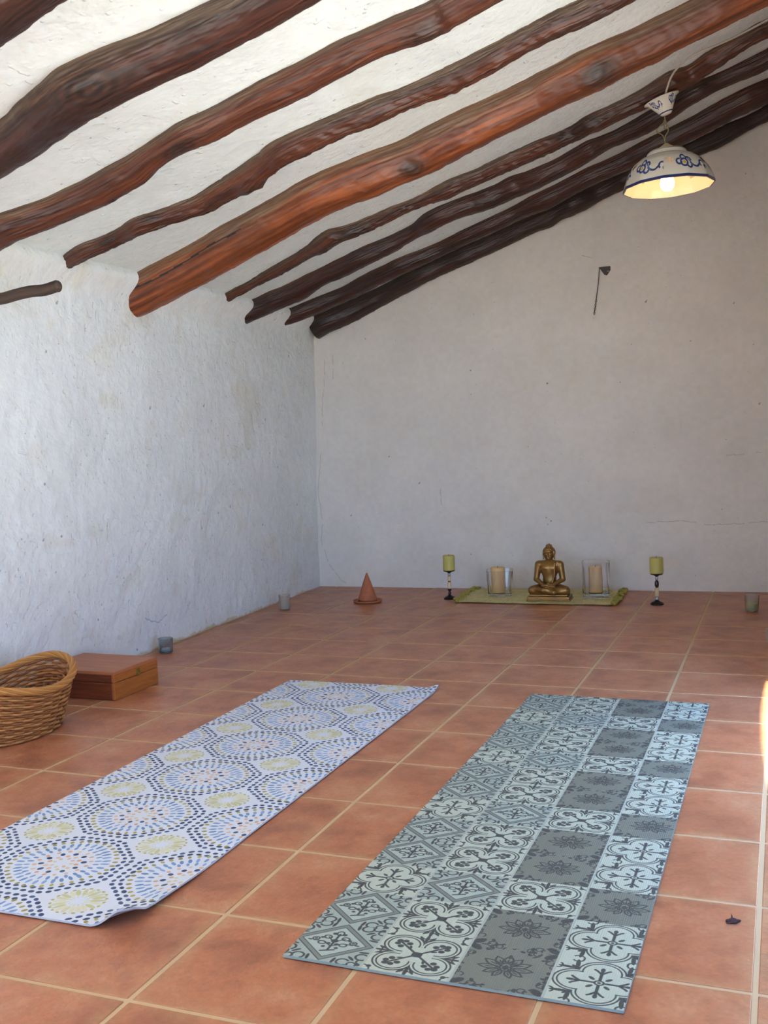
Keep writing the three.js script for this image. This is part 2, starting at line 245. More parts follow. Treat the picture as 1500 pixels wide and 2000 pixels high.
// a short pole standing out of the left wall
{
  const a = V(-1.66, 1.448, -1.45), b = V(-1.262, 1.502, -1.53);
  const pts = []; for (let i = 0; i <= 8; i++) pts.push(a.clone().lerp(b, i / 8).add(V(0, 0.003 * noise(i, 3), 0.003 * noise(i, 9))));
  const g = tube(pts, 0.02, 24, 14), cap = new THREE.SphereGeometry(0.0202, 14, 8); cap.scale(0.5, 1, 1); at(cap, b.x, b.y, b.z);
  tag(mesh('wall_pole', [g, cap], std({ map: woodMap('pole', [[60, 44, 34], [98, 76, 58], [50, 36, 28]], 4, 14), roughness: 0.7 })), 'short round wooden pole sticking out of the left wall under the beams', 'pole');
}
// ------------------------------------------------------------------ yoga mats
const ink = '#4a4c48', mint = '#bcc3b0', slate = '#7b7e70';
const greenMap = canvasTexture(720, 2048, (c) => {           // 0.61 m by 1.975 m, the end towards the camera at the bottom
  const W = 720, H = 2048, cw = 0.163 / 0.61 * W, ch = 0.1457 / 1.975 * H, x0 = -0.012 / 0.61 * W;
  c.fillStyle = mint; c.fillRect(0, 0, W, H);
  const dot = (x, y, r, f) => { c.fillStyle = f; c.beginPath(); c.arc(x, y, r, 0, 7); c.fill(); };
  const ell = (x, y, a, b, t, f, lw) => { c.beginPath(); c.ellipse(x, y, a, b, t, 0, 7); if (lw) { c.strokeStyle = f; c.lineWidth = lw; c.stroke(); } else { c.fillStyle = f; c.fill(); } };
  const line = (p, lw, f = ink) => { c.strokeStyle = f; c.lineWidth = lw; c.lineJoin = c.lineCap = 'round'; c.beginPath(); p.forEach(([x, y], i) => i ? c.lineTo(x, y) : c.moveTo(x, y)); c.stroke(); };
  const arc = (x, y, r, a, b, lw, f = ink) => { c.strokeStyle = f; c.lineWidth = lw; c.beginPath(); c.arc(x, y, r, a, b); c.stroke(); };
  const spin = (n, f, off = 0) => { for (let i = 0; i < n; i++) { c.save(); c.rotate(off + i * 2 * Math.PI / n); f(i); c.restore(); } };
  const lobes = (d, r, diag) => { for (const [k, f] of [[0.022, ink], [0.002, mint], [-0.022, ink], [-0.04, mint]]) { spin(4, () => dot(d, 0, r + k, f), diag ? Math.PI / 4 : 0); if (k < 0.01) { c.fillStyle = f; c.save(); if (!diag) c.rotate(Math.PI / 4); c.fillRect(-d * 0.6, -d * 0.6, 1.2 * d, 1.2 * d); c.restore(); } } };
  const C = () => {
    spin(4, () => { ell(0.36, 0, 0.11, 0.03, 0, ink); ell(0.46, 0.07, 0.1, 0.025, 0.7, ink); ell(0.46, -0.07, 0.1, 0.025, -0.7, ink); arc(0.55, 0.14, 0.06, 2, 5, 0.022); arc(0.55, -0.14, 0.06, 1.3, 4.2, 0.022); }, Math.PI / 4);
    lobes(0.235, 0.235, false);
    spin(4, () => { line([[0.05, 0], [0.27, 0]], 0.034); line([[0.2, 0], [0.27, 0.055], [0.29, 0.08]], 0.03); line([[0.2, 0], [0.27, -0.055], [0.29, -0.08]], 0.03); ell(0.3, 0, 0.045, 0.025, 0, ink); ell(0.09, 0.09, 0.045, 0.022, 0.78, ink); });
    dot(0, 0, 0.058, ink); dot(0, 0, 0.036, mint); dot(0, 0, 0.02, ink);
  };
  const Q = () => {
    spin(4, () => { ell(0.42, 0, 0.1, 0.022, 0, ink); ell(0.38, 0.05, 0.1, 0.02, 0.45, ink); ell(0.38, -0.05, 0.1, 0.02, -0.45, ink); arc(0.5, 0, 0.09, 2.2, 4.1, 0.02); });
    spin(4, () => { arc(0.7, 0, 0.09, 2, 4.3, 0.02); dot(0.6, 0, 0.03, ink); }, Math.PI / 4);
    lobes(0.305, 0.215, true);
    spin(4, () => { line([[0.04, 0], [0.36, 0]], 0.03); dot(0.28, 0.06, 0.038, ink); dot(0.28, -0.06, 0.038, ink); dot(0.36, 0.055, 0.036, ink); dot(0.36, -0.055, 0.036, ink); dot(0.4, 0, 0.04, ink); ell(0.2, 0.03, 0.04, 0.016, 0.5, ink); }, Math.PI / 4);
    c.fillStyle = ink; c.fillRect(-0.06, -0.06, 0.12, 0.12);
  };
  const D = () => {
    c.fillStyle = '#a3aea2'; c.fillRect(-0.5, -0.5, 1, 1);
    spin(4, () => { for (const k of [-1, 1]) { arc(0.5, k * 0.12, 0.07, 0, 5, 0.026); arc(0.6, k * 0.06, 0.05, 1, 6, 0.022); ell(0.42, k * 0.2, 0.07, 0.02, k * 0.9, ink); dot(0.56, k * 0.2, 0.022, ink); } ell(0.47, 0, 0.06, 0.02, 0, ink); dot(0.64, 0, 0.03, ink); }, Math.PI / 4);
    const dm = (r, f) => { c.fillStyle = f; c.beginPath(); c.moveTo(r, 0); c.lineTo(0, r); c.lineTo(-r, 0); c.lineTo(0, -r); c.fill(); };
    dm(0.49, ink); dm(0.47, '#80867c'); dm(0.4, ink); dm(0.385, '#aeb9ac');
    line([[0, 0.22], [0, -0.2]], 0.028); line([[-0.07, 0.26], [0.07, 0.2]], 0.03);
    for (const k of [-1, 1]) { line([[0, 0.12], [k * 0.12, 0.02], [k * 0.24, 0.03]], 0.018); line([[0, 0.02], [k * 0.1, -0.1]], 0.018); ell(k * 0.13, 0.06, 0.045, 0.035, 0, ink, 0.02); ell(k * 0.23, -0.02, 0.04, 0.04, 0, ink, 0.02); ell(k * 0.11, -0.1, 0.045, 0.04, 0.4, ink, 0.022); dot(k * 0.23, -0.02, 0.02, ink); dot(k * 0.17, -0.07, 0.024, ink); dot(k * 0.06, -0.2, 0.03, ink); dot(k * 0.05, 0.06, 0.028, ink); ell(k * 0.29, 0.02, 0.03, 0.016, 0, ink); dot(k * 0.08, 0.15, 0.025, ink); }
    ell(0, -0.22, 0.04, 0.055, 0, ink, 0.02); dot(0, -0.02, 0.045, ink);
  };
  const L = () => {
    c.fillStyle = slate; c.fillRect(-0.5, -0.5, 1, 1);
    const r = mulberry(12);
    spin(4, (i) => { for (let k = 0; k < 34; k++) { const a = (r() - 0.5) * 0.72, d = 0.46 + 0.24 * r() - Math.abs(a) * 0.35; ell(d, a, 0.022 + 0.03 * r(), 0.012 + 0.016 * r(), r() * 3, k % 4 ? ink : slate); } for (const k of [-1, 1]) { arc(0.5, k * 0.12, 0.045, 0, 5, 0.018); arc(0.47, k * 0.22, 0.035, 1, 6, 0.016); } ell(0.6, 0, 0.09, 0.05, 0, ink); }, Math.PI / 4);
    for (const [a, d, l] of [[0, 0.16, 0.14], [0.5, 0.16, 0.13], [-0.5, 0.16, 0.13], [1.0, 0.17, 0.13], [-1.0, 0.17, 0.13], [1.55, 0.18, 0.12], [-1.55, 0.18, 0.12], [2.15, 0.15, 0.1], [-2.15, 0.15, 0.1], [2.7, 0.13, 0.09], [-2.7, 0.13, 0.09]]) { c.save(); c.rotate(a); c.beginPath(); c.moveTo(0, -d + l * 0.8); c.quadraticCurveTo(l * 0.8, -d, 0, -d - l); c.quadraticCurveTo(-l * 0.8, -d, 0, -d + l * 0.8); c.strokeStyle = ink; c.lineWidth = 0.022; c.stroke(); ell(0, -d, 0.01, l * 0.4, 0, ink); c.restore(); }
    ell(0, -0.03, 0.07, 0.1, 0, slate); ell(0, -0.03, 0.06, 0.09, 0, ink, 0.018); ell(0, -0.02, 0.025, 0.06, 0, ink); ell(-0.05, 0, 0.02, 0.05, 0.3, ink, 0.014); ell(0.05, 0, 0.02, 0.05, -0.3, ink, 0.014); ell(0, -0.28, 0.022, 0.05, 0, ink);
  };
  const rows = [[D, D, C], [Q, Q, D], [L, L, Q], [C, C, L]];
  for (let i = 0; i < 4; i++) for (let j = 0; j < 14; j++) {
    c.save(); c.beginPath(); c.rect(x0 + i * cw, H - (j + 1) * ch, cw, ch); c.clip(); c.translate(x0 + (i + 0.5) * cw, H - (j + 0.5) * ch); c.scale(cw, ch); rows[i][j % 3](); c.restore();
  }
  c.fillStyle = '#aeb4a6'; for (let i = 1; i < 4; i++) c.fillRect(x0 + i * cw - 3, 0, 6, H);
});
const blueMap = canvasTexture(760, 2048, (c) => {            // 0.615 m by 1.99 m
  const W = 760, H = 2048, px = W / 0.615, py = H / 1.99;
  c.fillStyle = '#dde0e8'; c.fillRect(0, 0, W, H); c.scale(px, py);
  const r = mulberry(4), navy = ['#3c4a6c', '#47577a', '#52627f'], sky = ['#7d9cc6', '#8fa9cf', '#6f8fbe'], olive = ['#a89a52', '#b5a862', '#9d9250'], peach = ['#dfb592', '#e2c0a4', '#d9a884'], lemon = ['#d6d2a8', '#cdc998', '#dedab8'];
  const petal = (x, y, a, b, t, cols) => { c.fillStyle = cols[Math.floor(r() * cols.length)]; c.beginPath(); c.ellipse(x + (r() - 0.5) * 0.002, y + (r() - 0.5) * 0.002, a * (0.98 + 0.25 * r()), b * (1.02 + 0.25 * r()), t + (r() - 0.5) * 0.15, 0, 7); c.fill(); };
  const ring = (x, y, rad, n, a, b, cols, off = 0, oct = 0) => { for (let i = 0; i < n; i++) { const t = off + i * 2 * Math.PI / n, k = rad * (1 + oct * Math.cos(4 * t)); petal(x + k * Math.cos(t), y + k * Math.sin(t), a, b, t, cols); } };
  for (let i = -1; i <= 2; i++) for (let j = -1; j <= 7; j++) {
    const x = 0.283 + (i - 0) * 0.323, y = 1.99 - 0.238 - j * 0.31;
    const oct = (R, n, cut) => { const p = []; for (let k = 0; k < 8; k++) { const t = k * Math.PI / 4 + Math.PI / 8; p.push([R * Math.cos(t) * 1.03, R * Math.sin(t) * 0.985]); } for (let k = 0; k < 8; k++) { const [ax, ay] = p[k], [bx, by] = p[(k + 1) % 8], m = k % 2 ? n : n; for (let q = 0; q < m; q++) { const f = (q + 0.5) / m; petal(x + mix(ax, bx, f), y + mix(ay, by, f), 0.0064, 0.0046, Math.atan2(by - ay, bx - ax), navy); } } };
    oct(0.158, 6); oct(0.1405, 5);
    ring(x, y, 0.121, 36, 0.0058, 0.004, olive, 0.05, 0.02);
    ring(x, y, 0.1, 34, 0.0095, 0.0038, sky, 0, 0.03); ring(x, y, 0.081, 26, 0.0075, 0.0034, sky, 0.1);
    ring(x, y, 0.064, 16, 0.005, 0.004, peach); ring(x, y, 0.049, 10, 0.0062, 0.0052, navy, 0.3); ring(x, y, 0.036, 10, 0.0055, 0.0045, peach, 0); ring(x, y, 0.023, 8, 0.005, 0.0036, ['#dfb592', '#d8c9a0']);
    const X = x + 0.1615, Y = y + 0.155; ring(X, Y, 0.041, 20, 0.0145, 0.0046, lemon); ring(X, Y, 0.057, 20, 0.003, 0.0036, ['#b9ae66'], 0.15); ring(X, Y, 0.02, 14, 0.005, 0.0018, ['#d9d6b4']);
  }
});
const ribs = grey(64, 64, (x, y) => 0.5 + 0.5 * Math.sin(x * 2 * Math.PI * 8) * 0.7 + 0.2 * Math.sin(y * 2 * Math.PI * 8)); ribs.repeat.set(18, 60);
const mat3 = (map) => std({ map, bumpMap: ribs, bumpScale: 0.0008, roughness: 0.85 });
function matGeometry(w, l, th, lift) {
  const top = grid(40, 130, (u, v) => V((u - 0.5) * w, th + lift(u, v), (0.5 - v) * l)), bottom = grid(40, 130, (u, v) => V((0.5 - u) * w, lift(1 - u, v), (0.5 - v) * l));
  const rim = [], n = 220, edge = (t) => { const q = (t * 4) % 4, f = q % 1; return q < 1 ? [f, 0] : q < 2 ? [1, f] : q < 3 ? [1 - f, 1] : [0, 1 - f]; };
  rim.push(grid(n, 1, (t, k) => { const [u, v] = edge(Math.min(t, 0.99999)); return V((u - 0.5) * w, k * th + lift(u, v), (0.5 - v) * l); }));
  return { top, side: merge([bottom, ...rim]) };
}
function yogaMat(name, label, pos, turn, w, l, th, map, sideColour, lift) {
  const t = thing(name, label, 'yoga mat', pos, turn), g = matGeometry(w, l, th, lift);
  mesh('printed_top', g.top, mat3(map), t); mesh('foam_underside', g.side, std({ color: sideColour, roughness: 0.9 }), t);
}
yogaMat('yoga_mat', 'grey green yoga mat printed with patchwork tile ornaments', [0.5, 0.0005, -1.193], -0.003, 0.612, 1.975, 0.005, greenMap, 0x8b9a92, (u, v) => 0.0006 + 0.0008 * (1 + fbm(u * 3, v * 8, 3, 2)));
yogaMat('yoga_mat', 'white and blue yoga mat printed with dotted flower medallions, one corner curled up', [-0.461, 0.0005, -1.195], 0.004, 0.615, 1.99, 0.004, blueMap, 0xb9bcc2, (u, v) => 0.0006 + 0.0015 * (1 + fbm(u * 3, v * 7, 9, 2)) + 0.03 * step(0.86, 1.0, u) * step(0.045, 0, v) + 0.012 * step(0.9, 1, u) * step(0.18, 0.0, v) + 0.012 * step(0.92, 1, u) * step(0.97, 1, v));

// ------------------------------------------------------------------ glass, wax, metals
const clearGlass = phy({ color: 0xffffff, transmission: 1, thickness: 0.004, ior: 1.48, roughness: 0.02, attenuationColor: new THREE.Color(0.86, 0.95, 0.93), attenuationDistance: 0.3 });
const frosted = phy({ color: 0xece6d8, transmission: 0.85, thickness: 0.004, ior: 1.45, roughness: 0.42 });
const hazy = phy({ color: 0xf0f0e8, transmission: 0.92, thickness: 0.004, ior: 1.45, roughness: 0.22 });
const smoky = phy({ color: 0xd5dde2, transmission: 0.95, thickness: 0.004, ior: 1.48, roughness: 0.08, attenuationColor: new THREE.Color(0.6, 0.68, 0.72), attenuationDistance: 0.03 });
const wax = (c) => std({ color: c, roughness: 0.55, bumpMap: plasterBump, bumpScale: 0.001 });
const cream = wax(0xeebf7c), limeWax = wax(0xc0b25e), blackIron = std({ color: 0x1b1716, roughness: 0.45, metalness: 0.4 }), brass = std({ color: 0x8f7a3c, roughness: 0.35, metalness: 0.8 }), steel = std({ color: 0x8d8a85, roughness: 0.35, metalness: 0.85 });
function tumbler(r0, r1, h, wall, foot, round = 0.004) {      // hollow cup: outside up, inside down
  return lathe([[0.0001, 0], [r0 - round, 0], [r0, round], [r1, h - 0.001], [r1 - wall / 2, h], [r1 - wall, h - 0.001], [r0 - wall, foot + round], [r0 - wall - round, foot], [0.0001, foot]], 48);
}
function squareVase(a0, a1, h, wall, foot) {                 // rounded-square cup with flaring sides
  const sq = (t, a, p) => { const c = Math.cos(t), s = Math.sin(t), k = (Math.abs(c) ** p + Math.abs(s) ** p) ** (-1 / p); return [a * c * k, a * s * k]; };
  const prof = [[0.001, 0], [a0 - 0.004, 0], [a0, 0.005], [mix(a0, a1, 0.5) - 0.001, h * 0.5], [a1, h - 0.0015], [a1 - wall / 2, h], [a1 - wall, h - 0.0015], [mix(a0, a1, 0.5) - wall, h * 0.5], [a0 - wall, foot + 0.006], [a0 - wall - 0.006, foot], [0.001, foot]];
  return grid(64, prof.length - 1, (u, v) => { const [r, y] = prof[Math.round(v * (prof.length - 1))], [x, z] = sq(-u * 2 * Math.PI, r, 9); return V(x, y, z); });
}
function pillar(r, h, seed, dip = 0.004) {
  const g = lathe([[0.0001, 0], [r * 0.97, 0], [r, 0.003], [r * 1.0, h * 0.3], [r * 0.99, h * 0.7], [r, h - 0.006], [r * 0.93, h - 0.001], [r * 0.7, h - dip * 0.6], [0.0001, h - dip]], 40), p = g.attributes.position;
  for (let i = 0; i < p.count; i++) { const x = p.getX(i), y = p.getY(i), z = p.getZ(i), k = 1 + 0.025 * noise(x * 60 + seed, y * 25, z * 60); p.setXYZ(i, x * k, y, z * k); }
  g.computeVertexNormals(); return g;
}
const wick = (h) => at(new THREE.CylinderGeometry(0.0012, 0.0012, 0.012, 6), 0, h, 0);
function candle(label, x, y, z, r, h, m, group, seed) { const t = thing('pillar_candle', label, 'candle', [x, y, z], 0, group); mesh('wax_body', pillar(r, h, seed), m, t); mesh('wick', wick(h + 0.001), blackIron, t); return t; }

// tealight glasses along the walls
function glassCup(label, x, z, r0, r1, h, m) { tag(mesh('tealight_glass', tumbler(r0, r1, h, 0.0035, 0.006), m), label, 'candle glass', 'tealight glasses along the walls').position.set(x, 0.0008, z); }
glassCup('frosted tealight glass by the left wall near the corner', -1.595, -3.785, 0.029, 0.033, 0.083, frosted);
glassCup('smoky clear tealight glass beside the wooden box', -1.6, -2.58, 0.032, 0.034, 0.067, smoky);
glassCup('clear tealight glass with lime wax on the tiles past the second candlestick', 0.893, -4.11, 0.033, 0.037, 0.085, hazy);
glassCup('frosted tealight glass with cream wax near the right wall', 1.012, -3.29, 0.036, 0.038, 0.064, frosted);
function tealight(label, x, z, r, y0, h, m) { const t = thing('tealight_candle', label, 'candle', [x, y0 + 0.0008, z], 0, 'tealights inside glasses'); mesh('wax_body', lathe([[0.0001, 0], [r, 0], [r, h - 0.001], [r - 0.002, h], [0.0001, h - 0.001]], 32), m, t); mesh('wick', wick(h), blackIron, t); }
tealight('pale tealight inside the frosted glass near the corner', -1.595, -3.785, 0.023, 0.0065, 0.015, wax(0xd8d6cc));
tealight('white tealight inside the smoky glass beside the box', -1.6, -2.58, 0.02, 0.0065, 0.014, wax(0xe2e4e6));
tealight('lime wax filling the bottom of the clear glass', 0.893, -4.11, 0.028, 0.0065, 0.034, wax(0xd0cc84));
tealight('cream wax inside the frosted glass near the right wall', 1.012, -3.29, 0.031, 0.0065, 0.04, wax(0xe0d8b8));

// ------------------------------------------------------------------ runner with the statue
{
  const t = thing('table_runner', 'lime green woven runner with bobble fringes laid on the tiles', 'runner', [-0.262, 0.0008, -4.42], 0.035);
  const weave = texture(256, 256, (x, y) => { const k = 1 + 0.08 * Math.sin(x * 2 * Math.PI * 64) * Math.sin(y * 2 * Math.PI * 64) + 0.06 * noise(x * 8, y * 90, 3) + 0.05 * noise(x * 90, y * 8, 5); return [214 * k, 198 * k, 138 * k]; });
  const hw = 0.44, hl = 0.27;
  const lift = (u, v) => 0.0006 + 0.002 * (1 + noise(u * 9, v * 4, 2)) + 0.003 * step(0.04, 0, Math.min(u, 1 - u)) ;
  const f = (k) => (u, v) => V((u - 0.5) * 2 * hw + 0.004 * noise(v * 14, 3), lift(u, v) + k, (0.5 - v) * 2 * hl + 0.003 * noise(u * 22, 7));
  mesh('cloth', [grid(80, 40, f(0.003)), grid(80, 40, f(0))], std({ map: weave, roughness: 0.95, side: THREE.DoubleSide }), t);
  const r = mulberry(8), fr = std({ color: 0xa89a46, roughness: 0.95, bumpMap: plasterBump, bumpScale: 0.002 });
  for (const s of [-1, 1]) { const g = []; for (let i = 0; i < 64; i++) { const b = new THREE.IcosahedronGeometry(0.0085 + 0.005 * r(), 1); b.scale(1, 0.8, 1); g.push(at(b, s * (hw - 0.012 + 0.034 * r()), 0.009 + 0.008 * r(), (r() - 0.5) * 2 * hl)); } mesh('fringe', g, fr, t, 'olive yellow bobble fringe'); }
}
{
  const gold = std({ map: texture(256, 256, (x, y) => { const n = fbm(x * 9, y * 9, 4, 4), k = 1 + 0.25 * n; return [150 * k, 112 * k, 62 * k - 6 * n]; }), metalness: 0.75, roughness: 0.36 });
  const t = thing('seated_statue', 'bronze coloured statue of a cross-legged meditating figure on a plinth', 'statue', [-0.185, 0.0065, -4.295], 0.06);
  const cap = (p, a, b, ra, rb) => { const d = b.clone().sub(a), h = clamp(p.clone().sub(a).dot(d) / d.lengthSq()); return p.distanceTo(a.clone().addScaledVector(d, h)) - mix(ra, rb, h); };
  const ell = (p, c, r) => { const x = (p.x - c.x) / r.x, y = (p.y - c.y) / r.y, z = (p.z - c.z) / r.z, k = Math.hypot(x, y, z), g = Math.hypot(x / r.x, y / r.y, z / r.z); return k * (k - 1) / (g || 1e-6); };
  const join = (a, b, k) => { const h = clamp(0.5 + 0.5 * (b - a) / k); return mix(b, a, h) - k * h * (1 - h); };
  const surface = (c, half, n, field) => {
    const mc = new MarchingCubes(n, gold, false, false, 160000); mc.isolation = 0; const p = V(0, 0, 0), hs = n / 2;
    for (let k = 0; k < n; k++) for (let j = 0; j < n; j++) for (let i = 0; i < n; i++) { p.set(c.x + (i - hs) / hs * half, c.y + (j - hs) / hs * half, c.z + (k - hs) / hs * half); mc.field[i + j * n + k * n * n] = -field(p) / half; }
    mc.update(); let g = new THREE.BufferGeometry(); g.setAttribute('position', new THREE.BufferAttribute(mc.positionArray.slice(0, mc.count * 3), 3)); g = mergeVertices(g, 1e-5); g.scale(half, half, half); g.translate(c.x, c.y, c.z); g.computeVertexNormals(); return g;
  };
  const armBones = [], legBones = [];
  for (const s of [-1, 1]) {
    armBones.push([V(s * 0.061, 0.199, -0.012), V(s * 0.074, 0.115, -0.006), 0.0205, 0.0155], [V(s * 0.074, 0.115, -0.006), V(s * 0.024, 0.088, 0.048), 0.0155, 0.0105], [V(s * 0.024, 0.088, 0.048), V(-s * 0.012, 0.0825 + (s > 0 ? 0.006 : 0), 0.055), 0.011, 0.008]);
    for (let f = 0; f < 4; f++) armBones.push([V(-s * 0.004, 0.084 + (s > 0 ? 0.005 : 0), 0.05 + f * 0.006), V(-s * 0.036, 0.083 + (s > 0 ? 0.003 : 0), 0.046 + f * 0.006), 0.0042, 0.0032]);
    armBones.push([V(s * 0.012, 0.09, 0.05), V(s * 0.002, 0.099, 0.055), 0.0042, 0.0032]);
    legBones.push([V(s * 0.035, 0.06, -0.02), V(s * 0.09, 0.056, 0.025), 0.033, 0.026], [V(s * 0.09, 0.055, 0.025), V(-s * 0.03, 0.05 + (s > 0 ? 0.012 : 0), 0.062), 0.024, 0.015], [V(-s * 0.03, 0.05 + (s > 0 ? 0.012 : 0), 0.062), V(-s * 0.072, 0.05 + (s > 0 ? 0.016 : 0), 0.045), 0.0135, 0.008]);
  }
  const body = surface(V(0, 0.125, 0), 0.135, 96, (p) => {
    let legs = 1; for (const b of legBones) legs = join(legs, cap(p, ...b), 0.009);
    legs = join(legs, ell(p, V(0, 0.05, -0.02), V(0.075, 0.03, 0.055)), 0.015);
    legs = Math.max(legs, 0.032 - p.y);
    let tor = ell(p, V(0, 0.178, -0.012), V(0.058, 0.042, 0.036)); tor = join(tor, ell(p, V(0, 0.11, -0.012), V(0.038, 0.06, 0.032)), 0.03); tor = join(tor, cap(p, V(-0.05, 0.2, -0.014), V(0.05, 0.2, -0.014), 0.02, 0.02), 0.02);
    for (const s of [-1, 1]) tor = join(tor, ell(p, V(s * 0.022, 0.181, 0.012), V(0.02, 0.015, 0.012)), 0.008);
    tor = join(tor, cap(p, V(0, 0.2, -0.014), V(0, 0.238, -0.012), 0.02, 0.017), 0.012);
    // robe: a fold over one shoulder down to the waist, and hem lines over the shins
    tor = join(tor, cap(p, V(0.046, 0.214, 0.002), V(0.02, 0.1, 0.024), 0.006, 0.005), 0.004); tor = join(tor, cap(p, V(0.033, 0.208, 0.016), V(0.03, 0.13, 0.022), 0.0045, 0.0045), 0.003); tor = join(tor, cap(p, V(-0.054, 0.172, 0.016), V(0.04, 0.205, 0.016), 0.0035, 0.003), 0.004);
    let arms = 1; for (const b of armBones) arms = join(arms, cap(p, ...b), 0.005);
    return join(join(legs, tor, 0.016), arms, 0.006);
  });
  const curls = []; for (let i = 0; i < 150; i++) { const y = 1 - 2 * (i + 0.5) / 150, a = i * 2.39996, q = Math.sqrt(1 - y * y); curls.push(V(q * Math.cos(a), y, q * Math.sin(a))); }
  const hc = V(0, 0.262, -0.008), head = surface(V(0, 0.268, -0.006), 0.062, 84, (p) => {
    let d = ell(p, V(0, 0.258, -0.008), V(0.029, 0.036, 0.033)); d = join(d, ell(p, V(0, 0.238, 0.006), V(0.016, 0.014, 0.018)), 0.012);
    d = join(d, cap(p, V(0, 0.215, -0.012), V(0, 0.235, -0.01), 0.018, 0.017), 0.008);
    d = join(d, cap(p, V(0, 0.263, 0.025), V(0, 0.25, 0.031), 0.0028, 0.0052), 0.004);
    for (const s of [-1, 1]) { d = join(d, cap(p, V(s * 0.005, 0.2665, 0.0265), V(s * 0.02, 0.266, 0.018), 0.0022, 0.0018), 0.003); d = join(d, ell(p, V(s * 0.0115, 0.2595, 0.0215), V(0.0075, 0.0045, 0.004)), 0.002); d = join(d, cap(p, V(s * 0.0305, 0.268, -0.006), V(s * 0.031, 0.231, -0.004), 0.0055, 0.0042), 0.003); }
    d = join(d, cap(p, V(-0.006, 0.2405, 0.025), V(0.006, 0.2405, 0.025), 0.0028, 0.0028), 0.0025); d = join(d, cap(p, V(-0.004, 0.2365, 0.025), V(0.004, 0.2365, 0.025), 0.003, 0.003), 0.0015);
    let hair = ell(p, V(0, 0.267, -0.012), V(0.0345, 0.034, 0.036)); hair = join(hair, ell(p, V(0, 0.3, -0.014), V(0.0165, 0.014, 0.0165)), 0.008);
    const n = p.clone().sub(hc); const dir = n.clone().normalize(); let best = 9; for (const c of curls) { const q = 1 - c.dot(dir); if (q < best) best = q; } hair -= 0.003 * Math.exp(-best / 0.004) ;
    const face = Math.max(0.272 + 0.1 * Math.abs(p.x) * 0 - p.y, 0.004 - p.z); // hairline: keep curls off the face
    hair = Math.max(hair, p.z > 0.004 ? Math.min(0.2745 - p.y, 1) + (p.z > 0 ? 0 : 0) : 0.236 - p.y);
    return join(d, hair, 0.0015);
  });
  mesh('figure', [body, head], gold, t);
  const slab = (w, d, y0, y1) => at(new RoundedBoxGeometry(w, y1 - y0, d, 3, 0.004), 0, (y0 + y1) / 2, 0);
  mesh('plinth', [slab(0.236, 0.136, 0, 0.026), at(new RoundedBoxGeometry(0.212, 0.012, 0.118, 3, 0.004), 0, 0.031, 0), slab(0.246, 0.146, 0, 0.008)], gold, t);
}
tag(mesh('glass_vase', squareVase(0.068, 0.078, 0.148, 0.005, 0.014), clearGlass), 'low square clear glass vase with a cream candle poking over its rim', 'vase', 'glass vases on the runner').position.set(-0.505, 0.0065, -4.42);
tag(mesh('glass_vase', squareVase(0.074, 0.078, 0.2, 0.005, 0.022), clearGlass), 'tall square clear glass vase standing well above its cream candle', 'vase', 'glass vases on the runner').position.set(0.051, 0.0065, -4.44);
scene.children.filter((o) => o.name.startsWith('glass_vase')).forEach((o, i) => { o.rotation.y = i ? 0.15 : 0.22; });
candle('cream pillar candle in the low square glass vase', -0.517, 0.0215, -4.42, 0.04, 0.15, cream, 'cream pillar candles in glass vases', 3);
candle('cream pillar candle in the tall square glass vase', 0.046, 0.0295, -4.45, 0.039, 0.148, cream, 'cream pillar candles in glass vases', 5);
// beaded candlesticks
function candlestick(label, x, z, list, turn) {
  const t = thing('candlestick', label, 'candlestick', [x, 0.0008, z], turn, 'beaded candlesticks beside the runner');
  mesh('foot', lathe([[0.0001, 0], [0.035, 0], [0.0355, 0.004], [0.028, 0.012], [0.014, 0.018], [0.008, 0.024], [0.0001, 0.025]], 32), blackIron, t);
  const bone = std({ color: 0xd6bd92, roughness: 0.5 }), brown = std({ color: 0x3a2018, roughness: 0.35 }), pearl = std({ color: 0xb9b3ab, roughness: 0.25, metalness: 0.4 });
  for (const [y0, y1, r, kind] of list) { const h = y1 - y0, g = kind === 'bone' ? lathe([[0.0001, y0], [r * 0.8, y0], [r, y0 + h * 0.12], [r * 0.94, y0 + h * 0.5], [r, y1 - h * 0.12], [r * 0.8, y1], [0.0001, y1]], 20) : lathe([[0.0001, y0], [r * 0.55, y0 + h * 0.04], [r * 0.92, y0 + h * 0.25], [r, y0 + h * 0.5], [r * 0.92, y0 + h * 0.75], [r * 0.55, y1 - h * 0.04], [0.0001, y1]], 20); mesh('bead', g, kind === 'bone' ? bone : kind === 'pearl' ? pearl : kind === 'iron' ? blackIron : brown, t); }
  mesh('cup', lathe([[0.0001, 0.15], [0.008, 0.152], [0.014, 0.158], [0.032, 0.163], [0.034, 0.168], [0.03, 0.169], [0.0001, 0.166]], 32), blackIron, t);
}
candlestick('black candlestick with two bone beads left of the runner fringe nearest the clay cone', -0.769, -4.275, [[0.022, 0.045, 0.009, 'brown'], [0.045, 0.062, 0.011, 'iron'], [0.06, 0.1, 0.0115, 'bone'], [0.1, 0.105, 0.009, 'iron'], [0.105, 0.133, 0.011, 'bone'], [0.132, 0.152, 0.008, 'pearl']], 0);
candlestick('black candlestick with one bone bead and a large brown bead, away from the clay cone', 0.408, -4.25, [[0.022, 0.042, 0.0105, 'pearl'], [0.042, 0.09, 0.0115, 'bone'], [0.09, 0.132, 0.0115, 'brown'], [0.131, 0.152, 0.008, 'pearl']], 0.4);
candle('lime green candle on the candlestick nearest the clay cone', -0.769, 0.1695, -4.275, 0.0345, 0.088, limeWax, 'lime candles on candlesticks', 7);
candle('lime green candle on the candlestick with the large brown bead', 0.408, 0.1695, -4.25, 0.036, 0.087, limeWax, 'lime candles on candlesticks', 9);
